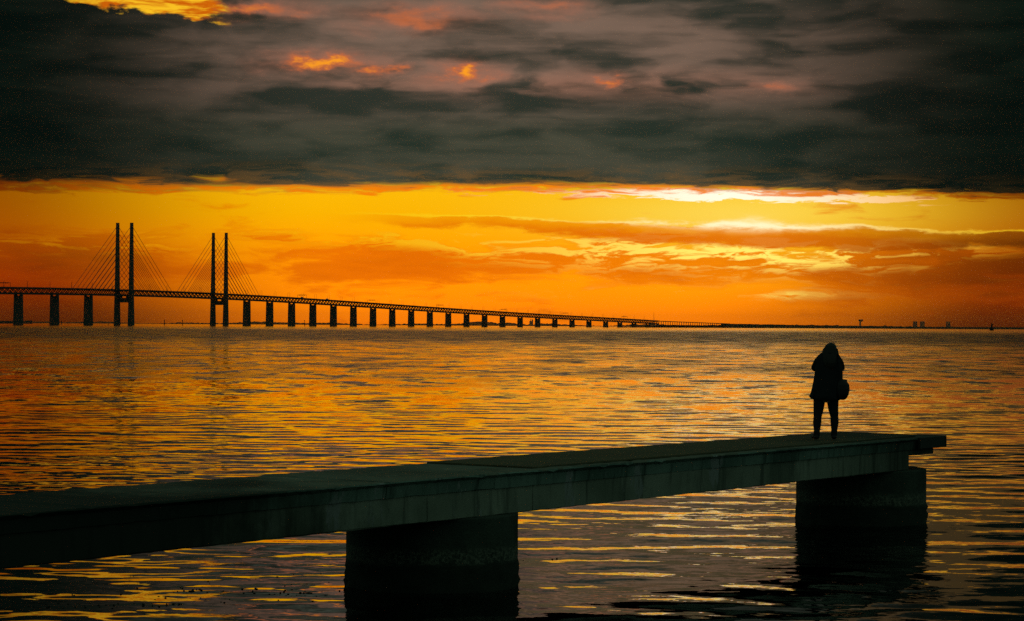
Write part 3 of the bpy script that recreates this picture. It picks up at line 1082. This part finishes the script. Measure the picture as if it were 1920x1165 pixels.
def rough_edge(x0, x1, prof, mat, name, step=0.12, jit=0.006, seed=0):
    """A long cast member: the section swept along x with small unevenness and chipped arrises."""
    r = np.random.default_rng(seed)
    n = max(2, int((x1 - x0) / step) + 1)
    xs = np.linspace(x0, x1, n)
    k = len(prof)
    vs = []
    low = np.cumsum(r.normal(0, 0.0012, (n, k, 2)), 0)
    low -= np.linspace(0, 1, n)[:, None, None] * low[-1]
    for j, x in enumerate(xs):
        for i, (y, z) in enumerate(prof):
            chip = 0.02 * (r.random() < 0.04)
            vs.append((x, y + low[j, i, 0] + r.normal(0, jit * 0.35), z + low[j, i, 1] * 0.6 + r.normal(0, jit * 0.35) - (chip if z > prof[0][1] + 0.02 and i in (5, 6) else 0)))
    fs = [(j * k + i, j * k + (i + 1) % k, (j + 1) * k + (i + 1) % k, (j + 1) * k + i) for j in range(n - 1) for i in range(k)]
    fs += [tuple(range(k - 1, -1, -1)), tuple(range((n - 1) * k, n * k))]
    mb = MB().add(vs, fs)
    return mb.build(name, mat, pier)


# deck: cast in bays with open joints, each with an undercut drip edge
bays = [-4.0, 2.2, 8.4, 14.6, 18.9, 21.9, 24.15, 27.4, 30.6, 33.4, 34.6, T_END]
for i, (a, b) in enumerate(zip(bays[:-1], bays[1:])):
    z1 = ZD
    prof = [(N0 + 0.07, z1 - 0.20), (N1 - 0.07, z1 - 0.20), (N1 - 0.055, z1 - 0.055), (N1, z1 - 0.02), (N1 - 0.015, z1), (N0 + 0.015, z1), (N0, z1 - 0.018), (N0 + 0.055, z1 - 0.060)]
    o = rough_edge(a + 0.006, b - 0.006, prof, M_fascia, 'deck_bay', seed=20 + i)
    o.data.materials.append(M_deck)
    for pl in o.data.polygons:
        if pl.normal.z > 0.7:
            pl.material_index = 1
# girders under the near and the far edge, cut over the columns
TC = [11.70, 24.09, 36.48]
gcuts = [-4.0, 11.70, 22.75, 25.05, T_END - 1.18]
for near in (True, False):
    y0 = N0 + 0.09 if near else N1 - 0.44
    for i, (a, b) in enumerate(zip(gcuts[:-1], gcuts[1:])):
        z1, z0 = ZD - 0.201, ZD - 0.545
        prof = [(y0 + 0.01, z0), (y0 + 0.34, z0), (y0 + 0.35, z0 + 0.01), (y0 + 0.35, z1), (y0, z1), (y0, z0 + 0.012)]
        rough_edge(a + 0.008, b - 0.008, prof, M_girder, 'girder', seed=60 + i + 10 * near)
# cross beams between the girders and the thicker lip at the very end
for x in (5.5, 17.9, 30.3):
    mb = MB(); bevel_box(mb, x - 0.12, x + 0.12, N0 + 0.446, N1 - 0.446, ZD - 0.50, ZD - 0.203); mb.build('crossbeam', M_girder, pier)
mb = MB(); bevel_box(mb, T_END - 1.17, T_END - 0.20, N0 + 0.09, N1 - 0.09, ZD - 0.30, ZD - 0.202); mb.build('end_lip', M_girder, pier)
# timber edge guard round the last metre
mb = MB(); bevel_box(mb, T_END - 1.02, T_END - 0.02, N0 - 0.045, N0 - 0.004, ZD - 0.19, ZD + 0.012, 0.01); mb.build('edge_guard', M_dark, pier)
mb = MB(); bevel_box(mb, T_END + 0.004, T_END + 0.05, N0 - 0.045, N1 + 0.02, ZD - 0.19, ZD + 0.012, 0.01); mb.build('edge_guard', M_dark, pier)

# round columns, rough with growth near the water
for ci, tcx in enumerate(TC):
    r = np.random.default_rng(90 + ci)
    zs = [-1.2, -0.5, -0.25, -0.12, 0.0, 0.08, 0.16, 0.24, 0.30, 0.36, 0.42, 0.6, 0.8, 0.93, 0.951, 0.955]
    nseg_ = 96
    R0 = 1.13
    vs = []
    bump = [r.normal(0, 1, nseg_) for _ in zs]
    for j, z in enumerate(zs):
        rr = R0 - (0.035 if z > 0.953 else 0.0)
        for k in range(nseg_):
            t_ = 2 * math.pi * k / nseg_
            grow = 0.016 * (1 if z < 0.34 else 0.12) * bump[j][k] if z < 0.94 else 0
            vs.append((tcx + (rr + grow) * math.cos(t_), (N0 + N1) / 2 + (rr + grow) * math.sin(t_), z))
    fs = [(j * nseg_ + k, j * nseg_ + (k + 1) % nseg_, (j + 1) * nseg_ + (k + 1) % nseg_, (j + 1) * nseg_ + k) for j in range(len(zs) - 1) for k in range(nseg_)]
    fs.append(tuple(range((len(zs) - 1) * nseg_, len(zs) * nseg_)))
    MB().add(vs, fs).build('column', M_column, pier, True)

# walkway topping on the outer half
mb = MB()
x0 = 25.25
top_prof = ZD + 0.024
nst = 60
r = np.random.default_rng(33)
vs, fs = [], []
for j in range(nst + 1):
    x = x0 + (T_END - 0.62 - x0) * j / nst
    xn = max(x, x0 + 0.0)
    w = r.normal(0, 0.004, 3)
    skew = -0.30 * (1 - j / nst)
    for (y, z) in ((N0 + 0.235 + w[0], ZD + 0.003), (N0 + 0.238 + w[0], top_prof + w[1] * 0.4), (N1 - 0.05 + w[2], top_prof + w[1] * 0.4), (N1 - 0.047 + w[2], ZD + 0.003)):
        vs.append((x, y, z))
for j in range(nst):
    for i in range(4):
        fs.append((j * 4 + i, j * 4 + (i + 1) % 4, (j + 1) * 4 + (i + 1) % 4, (j + 1) * 4 + i))
fs += [(0, 1, 2, 3), tuple(range(nst * 4, nst * 4 + 4))]
mb.add(vs, fs)
mb.build('walkway_topping', M_mat, pier)

# ------------------------------------------------------------------ the shore the pier starts from (unseen beside and behind the viewer, raised to shade the pier)
def build_unseen_shore():
    xs = np.linspace(-160, 120, 141)
    ys_ = np.linspace(-150, 34, 93)
    XX, YY = np.meshgrid(xs, ys_)
    line = np.where(XX < -7, 9.0 + 0.62 * (-7 - XX), 9.0)
    line = np.minimum(line, 30.0) + 0.8 * np.sin(XX * 0.35) + 0.5 * np.sin(XX * 0.9 + 1)
    d = line - YY                                   # metres inland
    left = smoothstep(-7, -13, XX)
    terrace = 1.75 * smoothstep(0, 6, d) + 7.0 * smoothstep(10, 34, d)
    bank = 9.5 * smoothstep(0.5, 9, d)  # high left bank, shaped to keep sky light off the pier
    Z = terrace * (1 - left) + bank * left
    Z = np.where(d < 0, -0.6 * np.minimum(-d, 3.0), Z) - 0.05
    Z += (0.10 * np.sin(XX * 1.3 + YY * 0.7) + 0.10 * np.sin(XX * 0.6 - YY * 1.1)) * smoothstep(0, 3, d)
    n, m = XX.shape
    vs = np.stack([XX, YY, Z], -1).reshape(-1, 3)
    fs = [(j * m + i, j * m + i + 1, (j + 1) * m + i + 1, (j + 1) * m + i) for j in range(n - 1) for i in range(m - 1)]
    o = link('shore', mesh_of('shore', vs, fs, M_land, True))
    tag(o, kind='structure')


build_unseen_shore()

# ------------------------------------------------------------------ floating weed near the shore
r = np.random.default_rng(17)
mb = MB()
for cx, cy, n, sx, sy in ((-4.6, 28.6, 46, 0.9, 0.35), (-3.6, 29.2, 50, 1.1, 0.3), (-2.6, 28.9, 30, 0.35, 0.3), (-5.3, 27.9, 40, 0.6, 0.25), (-4.0, 31.0, 16, 1.2, 0.5), (-2.4, 30.2, 8, 0.3, 0.3), (0.6, 33.4, 4, 0.4, 0.3)):
    for _ in range(n):
        x, y = cx + r.normal(0, sx), cy + r.normal(0, sy)
        z0_ = sea_height(x, y)
        a = r.uniform(0.006, 0.020) * (1 + 2 * (r.random() < 0.08)); b = r.uniform(0.003, 0.007); h = r.uniform(0.0, 0.008)
        vs = []
        m_ = 6
        for zz, sc in ((z0_ - 0.012, 1.0), (z0_ + 0.003, 0.8), (z0_ + 0.005 + h * 0.4, 0.25)):
            for k in range(m_):
                t_ = 2 * math.pi * k / m_
                q_ = sc * r.uniform(0.6, 1.2)
                vs.append((x + a * q_ * math.cos(t_), y + b * 3 * q_ * math.sin(t_), zz))
        fs = [(j * m_ + k, j * m_ + (k + 1) % m_, (j + 1) * m_ + (k + 1) % m_, (j + 1) * m_ + k) for j in range(2) for k in range(m_)]
        fs.append(tuple(range(2 * m_, 3 * m_)))
        mb.add(vs, fs)
o = mb.build('floating_seaweed', M_weed)
tag(o, 'dark scraps of seaweed floating on the water by the pier', 'seaweed', kind='stuff')

# ------------------------------------------------------------------ the person at the end of the pier
M_coat = plain('coat_wool', (0.022, 0.026, 0.030), 0.9, 0.3, 30.0)
M_trouser = plain('trouser_denim', (0.018, 0.022, 0.030), 0.85, 0.3, 40.0)
M_boot = plain('boot_leather', (0.02, 0.017, 0.014), 0.5, 0.3, 20.0)
M_skin = plain('skin', (0.42, 0.27, 0.20), 0.55, 0.08, 12.0)
M_hair, gg = material('dark_hair')
mp = gg.t.nodes.new('ShaderNodeMapping'); mp.inputs['Scale'].default_value = (60, 60, 5); gg.put(mp.inputs[0], gg.obj)
hn_ = gg.noise(S(gg, mp.outputs[0]), 1.0, 3.0, 0.6)
gg.put(gg.bsdf.inputs['Base Color'], gg.mix(hn_, (0.010, 0.008, 0.006), (0.032, 0.024, 0.016)))
gg.bsdf.inputs['Roughness'].default_value = 0.45
bp = gg.t.nodes.new('ShaderNodeBump'); bp.inputs['Strength'].default_value = 0.9; bp.inputs['Distance'].default_value = 0.006
gg.put(bp.inputs['Height'], hn_); gg.put(gg.bsdf.inputs['Normal'], bp.outputs[0])
M_bag = plain('bag_leather', (0.02, 0.02, 0.022), 0.55, 0.3, 25.0)


class Blend:
    """Overlapping tapered limbs, fused into one skin by a voxel remesh."""
    def __init__(self):
        self.m = MB()

    def ball(self, c, r, n=14):
        r = (r, r, r) if not hasattr(r, '__len__') else r
        prof = [(math.sin(math.pi * j / n), -math.cos(math.pi * j / n)) for j in range(n + 1)]
        prof[0] = (0.02, -1); prof[-1] = (0.02, 1)
        t = MB().lathe(prof, 20)
        self.m.add([(c[0] + v[0] * r[0], c[1] + v[1] * r[1], c[2] + v[2] * r[2]) for v in t.v], t.f)
        return self

    def limb(self, pts):
        """pts: (x, y, z, r) or (x, y, z, rx, ry) in order."""
        for a, b in zip(pts[:-1], pts[1:]):
            n = max(2, int((Vector(b[:3]) - Vector(a[:3])).length / 0.02))
            for k in range(n + 1):
                t = k / n
                w = [a[i] + (b[i] - a[i]) * t for i in range(len(a))]
                rr = (w[3], w[3], w[3]) if len(w) == 4 else (w[3], w[4], min(w[3], w[4]) * 0.8)
                self.ball(w[:3], rr, 8)
        return self

    def loft(self, rings, n=40):
        """rings: (cx, cy, z, rx, ry); closed by caps."""
        vs, fs = [], []
        for (cx, cy, z, rx, ry) in rings:
            for k in range(n):
                t = 2 * math.pi * k / n
                c, s = math.cos(t), math.sin(t)
                p_ = 0.86
                vs.append((cx + rx * math.copysign(abs(c) ** p_, c), cy + ry * math.copysign(abs(s) ** p_, s), z))
        for j in range(len(rings) - 1):
            for k in range(n):
                fs.append((j * n + k, j * n + (k + 1) % n, (j + 1) * n + (k + 1) % n, (j + 1) * n + k))
        fs += [tuple(range(n - 1, -1, -1)), tuple(range((len(rings) - 1) * n, len(rings) * n))]
        self.m.add(vs, fs)
        return self

    def fuse(self, name, mat, parent, voxel=0.008, smooth_it=4, sink=None):
        tmp = self.m.build(name + '_raw', mat)
        md = tmp.modifiers.new('fuse', 'REMESH'); md.mode = 'VOXEL'; md.voxel_size = voxel; md.use_smooth_shade = True
        sm = tmp.modifiers.new('ease', 'SMOOTH'); sm.factor = 0.5; sm.iterations = smooth_it
        dg = bpy.context.evaluated_depsgraph_get()
        me = bpy.data.meshes.new_from_object(tmp.evaluated_get(dg))
        me.name = name
        raw = tmp.data
        bpy.data.objects.remove(tmp)
        bpy.data.meshes.remove(raw)
        if not me.materials:
            me.materials.append(mat)
        me.shade_smooth()
        if sink:
            n = len(me.vertices)
            co = np.empty(n * 3, np.float32); me.vertices.foreach_get('co', co); co = co.reshape(-1, 3)
            co = sink(co)
            me.vertices.foreach_set('co', co.astype(np.float32).ravel()); me.update()
        return link(name, me, parent)


PX, PY = 5.27, 38.55
person = thing('person', 'person in dark coat with long hair seen from behind on the pier end', 'person',
               (PX, PY, ZD + 0.035), -math.atan2(PX, PY))
k_ = 0.001625
X = lambda zx: (zx - 265) * k_
Zz = lambda zy: (1080 - zy) * k_

# legs: feet apart, weight even
LEG_L = [(X(200), 0.00, Zz(655), 0.098), (X(190), 0.012, Zz(760), 0.082), (X(181), -0.012, Zz(845), 0.062), (X(177), -0.045, Zz(905), 0.066), (X(174), -0.085, Zz(985), 0.046), (X(172), -0.10, Zz(1040), 0.040)]
LEG_R = [(X(332), 0.00, Zz(655), 0.098), (X(340), 0.010, Zz(760), 0.080), (X(352), 0.016, Zz(845), 0.062), (X(354), 0.0, Zz(905), 0.064), (X(352), -0.012, Zz(985), 0.044), (X(348), -0.015, Zz(1040), 0.040)]
HX = X(312)          # the head sits a little right of the feet's middle
SHL, SHR = (X(190), -0.02, 1.305), (X(392), -0.02, 1.30)
ELL, ELR = (X(153), 0.07, 1.20), (X(417), 0.07, 1.205)
WRL, WRR = (X(235), 0.27, 1.32), (X(365), 0.27, 1.325)

body = Blend()
body.loft([(X(268), 0, 0.62, 0.10, 0.08), (X(266), 0, 0.74, 0.165, 0.115), (X(270), 0.0, 0.86, 0.165, 0.115), (X(282), 0.0, 1.0, 0.135, 0.10), (X(292), -0.01, 1.2, 0.155, 0.11), (X(298), -0.015, 1.33, 0.15, 0.095), (X(303), -0.005, 1.40, 0.075, 0.065)])
for L in (LEG_L, LEG_R):
    body.limb([(p_[0], p_[1], p_[2], p_[3] - 0.012) for p_ in L])
    fx_, fz_ = L[-1][0], 0.045
    out = -0.05 if L is LEG_L else 0.015
    fy_ = L[-1][1]
    body.limb([(fx_, fy_ - 0.015, 0.05, 0.034), (fx_ + out * 0.6, fy_ + 0.095, 0.036, 0.032), (fx_ + out, fy_ + 0.175, 0.026, 0.022)])
body.limb([(X(303), 0.0, 1.38, 0.055), (HX, 0.025, 1.47, 0.052)])
# head, bent forward a little, with brow, nose, chin, ears
body.ball((HX, 0.045, 1.525), (0.075, 0.092, 0.095)).ball((HX, 0.085, 1.475), (0.055, 0.055, 0.06)).ball((HX, 0.115, 1.445), (0.028, 0.026, 0.022))
body.limb([(HX, 0.132, 1.525, 0.012), (HX, 0.150, 1.492, 0.015)])
body.ball((HX, 0.128, 1.462), (0.026, 0.016, 0.010))
for sd in (-1, 1):
    body.ball((HX + sd * 0.030, 0.124, 1.525), (0.014, 0.012, 0.010)).ball((HX + sd * 0.076, 0.035, 1.505), (0.010, 0.020, 0.030))
for sh, el, wr, sd in ((SHL, ELL, WRL, 1), (SHR, ELR, WRR, -1)):
    body.limb([sh + (0.050,), el + (0.038,), wr + (0.026,)])
    # hand: palm and five unequal fingers curled inwards, thumb from the side of the palm
    w = Vector(wr); px_ = w + Vector((sd * 0.035, 0.028, 0.035))
    body.limb([tuple(w) + (0.024,), tuple(px_) + (0.030,)])
    for f, (dx_, ln) in enumerate(((-0.030, 0.060), (-0.010, 0.072), (0.010, 0.068), (0.028, 0.052))):
        b0 = px_ + Vector((sd * 0.015, 0.012, -dx_ + 0.008))
        b1 = b0 + Vector((sd * ln * 0.45, ln * 0.30, 0.004))
        b2 = b1 + Vector((sd * ln * 0.30, -ln * 0.25, -0.002))
        body.limb([tuple(b0) + (0.0095,), tuple(b1) + (0.0088,), tuple(b2) + (0.0078,)])
    b0 = px_ + Vector((-sd * 0.004, -0.016, 0.018)); b1 = b0 + Vector((sd * 0.026, -0.014, 0.022)); b2 = b1 + Vector((sd * 0.022, -0.002, 0.008))
    body.limb([tuple(b0) + (0.011,), tuple(b1) + (0.0095,), tuple(b2) + (0.0085,)])
body.fuse('body', M_skin, person, 0.006, 3)

tr = Blend()
for L in (LEG_L, LEG_R):
    tr.limb([(p_[0], p_[1], p_[2], p_[3] + 0.007) for p_ in L[:-1]] + [(L[-1][0], L[-1][1], Zz(1030), 0.054)])
    tr.ball((L[3][0], L[3][1] + 0.01, L[3][2] + 0.07), (0.066, 0.07, 0.05))
    tr.ball((L[4][0], L[4][1], L[4][2] - 0.03), (0.056, 0.058, 0.03))
tr.loft([(X(268), 0, 0.70, 0.13, 0.10), (X(266), 0, 0.74, 0.18, 0.128), (X(268), 0, 0.88, 0.178, 0.125)])
tr.fuse('trousers', M_trouser, person, 0.009, 4)

for L, out in ((LEG_L, -0.055), (LEG_R, 0.012)):
    bt = Blend()
    fx_ = L[-1][0]
    fy_ = L[-1][1]
    bt.limb([(fx_, fy_, 0.13, 0.053), (fx_, fy_ - 0.005, 0.055, 0.048)])
    bt.limb([(fx_, fy_ - 0.025, 0.042, 0.045, 0.045), (fx_ + out * 0.5, fy_ + 0.085, 0.040, 0.045, 0.045), (fx_ + out, fy_ + 0.18, 0.032, 0.036, 0.034)])
    def flat(co):
        co[:, 2] = np.maximum(co[:, 2], 0.002); return co
    bt.fuse('boot', M_boot, person, 0.007, 3, flat)

ct = Blend()
# coat body from the collar to a flared hem
rows = [(676, 150, 405, 0.160), (660, 112, 412, 0.180), (640, 90, 420, 0.188), (600, 108, 424, 0.178), (540, 122, 428, 0.168), (480, 134, 434, 0.160), (430, 142, 436, 0.152), (390, 148, 436, 0.148), (340, 150, 430, 0.145),
        (280, 160, 425, 0.140), (240, 158, 420, 0.128), (218, 178, 406, 0.114), (200, 198, 394, 0.10), (186, 216, 386, 0.085), (170, 245, 372, 0.062)]
ct.loft([((X(l) + X(r_)) / 2, -0.01, Zz(zy), (X(r_) - X(l)) / 2, d_) for zy, l, r_, d_ in rows])
# sleeves, bent up to the face
for sh, el, wr in ((SHL, ELL, WRL), (SHR, ELR, WRR)):
    ct.limb([sh + (0.078,), ((sh[0] + el[0]) / 2, 0.02, (sh[2] + el[2]) / 2 + 0.01, 0.074), el + (0.068,), ((el[0] + wr[0]) / 2, (el[1] + wr[1]) / 2, (el[2] + wr[2]) / 2, 0.058), wr + (0.048,)])
# folds
for fxp, zt_, zb_, rr in ((170, 470, 655, 0.020), (215, 500, 660, 0.018), (300, 480, 662, 0.020), (360, 470, 655, 0.018), (128, 560, 640, 0.016)):
    ct.limb([(X(fxp + 14), -0.150, Zz(zt_), rr * 0.5), (X(fxp), -0.178, Zz(zb_), rr)])
ct.limb([(X(235), -0.055, Zz(200), 0.035), (X(300), -0.095, Zz(195), 0.036), (X(375), -0.055, Zz(200), 0.034)])
ct.fuse('coat', M_coat, person, 0.009, 5)

hr = Blend()
hrows = [(82, 300, 332, 0.02, 0.02), (92, 276, 350, 0.055, 0.02), (110, 258, 364, 0.088, 0.02), (140, 242, 374, 0.108, 0.015), (166, 233, 380, 0.112, 0.005), (190, 218, 384, 0.108, -0.012), (215, 214, 388, 0.098, -0.04), (250, 222, 384, 0.080, -0.075),
         (290, 238, 374, 0.062, -0.105), (330, 262, 360, 0.042, -0.125), (355, 288, 340, 0.022, -0.135)]
hr.loft([((X(l) + X(r_)) / 2, oy, Zz(zy), (X(r_) - X(l)) / 2, d_) for zy, l, r_, d_, oy in hrows])
for j, fxp in enumerate((236, 256, 278, 300, 322, 344, 366)):
    hr.limb([(X(fxp * 0.55 + 310 * 0.45), -0.055, Zz(120), 0.022), (X(fxp), -0.100, Zz(200), 0.020), (X(fxp * 0.85 + 305 * 0.15), -0.145, Zz(285 + (j % 3) * 16), 0.015), (X(fxp * 0.75 + 305 * 0.25), -0.160, Zz(330 + (j % 3) * 18), 0.007)])


for (a_, b_) in (((240, 150), (206, 232)), ((376, 150), (398, 228)), ((250, 200), (214, 268)), ((372, 190), (392, 262)), ((300, 250), (296, 372))):
    hr.limb([(X(a_[0]), -0.05, Zz(a_[1]), 0.016), (X((a_[0] + b_[0]) / 2), -0.085, Zz((a_[1] + b_[1]) / 2), 0.013), (X(b_[0]), -0.11, Zz(b_[1]), 0.006)])


def face_open(co):
    # the face stays clear of the hair in front
    fr = (co[:, 1] > 0.075) & (co[:, 2] < 1.57)
    co[fr, 1] = 0.075 + (co[fr, 1] - 0.075) * 0.15
    return co


hr.fuse('hair', M_hair, person, 0.007, 3, face_open)

# shoulder bag on the right hip (held by the person, a thing of its own)
bag = thing('shoulder_bag', 'bulging dark shoulder bag hanging at the right hip of the person in the coat', 'bag',
            (PX, PY, ZD + 0.035), -math.atan2(PX, PY))
bg_ = Blend()
bcx, bcy = X(428), -0.05
bg_.loft([(bcx - 0.008, bcy, Zz(668), 0.050, 0.085), (bcx, bcy, Zz(655), 0.078, 0.13), (bcx + 0.004, bcy, Zz(615), 0.108, 0.16), (bcx + 0.006, bcy, Zz(560), 0.122, 0.165), (bcx + 0.004, bcy, Zz(510), 0.116, 0.155), (bcx - 0.004, bcy, Zz(475), 0.078, 0.13), (bcx - 0.012, bcy, Zz(455), 0.045, 0.10)])
bg_.ball((bcx + 0.088, bcy - 0.02, Zz(520)), (0.022, 0.05, 0.018)).ball((bcx + 0.06, bcy, Zz(470)), (0.03, 0.06, 0.02))
bg_.fuse('pouch', M_bag, bag, 0.008, 3)
mb = MB()
path = [(bcx - 0.02, bcy - 0.10, Zz(470)), (X(425), -0.155, Zz(400)), (X(412), -0.165, Zz(320)), (X(396), -0.145, Zz(250)), (X(388), -0.075, Zz(206)), (X(386), 0.00, Zz(202)), (X(392), 0.10, Zz(240)), (X(412), 0.15, Zz(330)), (X(428), 0.13, Zz(420)), (bcx - 0.02, bcy + 0.11, Zz(472))]
for a_, b_ in zip(path[:-1], path[1:]):
    mb.bar(a_, b_, 0.032, 0.010, (1, 0, 0.2))
mb.build('strap', M_bag, bag)

# ------------------------------------------------------------------ evening haze over the water
hz = MB().box(-30000, 30000, -80, 40000, -1.5, 208.0).build('haze', None)
M_haze = bpy.data.materials.new('haze')
M_haze.use_nodes = True
ht = M_haze.node_tree
ht.nodes.clear()
pv = ht.nodes.new('ShaderNodeVolumePrincipled')
pv.inputs['Color'].default_value = (0.98, 0.82, 0.62, 1)
pv.inputs['Density'].default_value = 1.1e-5
pv.inputs['Anisotropy'].default_value = 0.85
ho = ht.nodes.new('ShaderNodeOutputMaterial')
ht.links.new(pv.outputs[0], ho.inputs['Volume'])
hz.data.materials.append(M_haze)
tag(hz, kind='stuff')
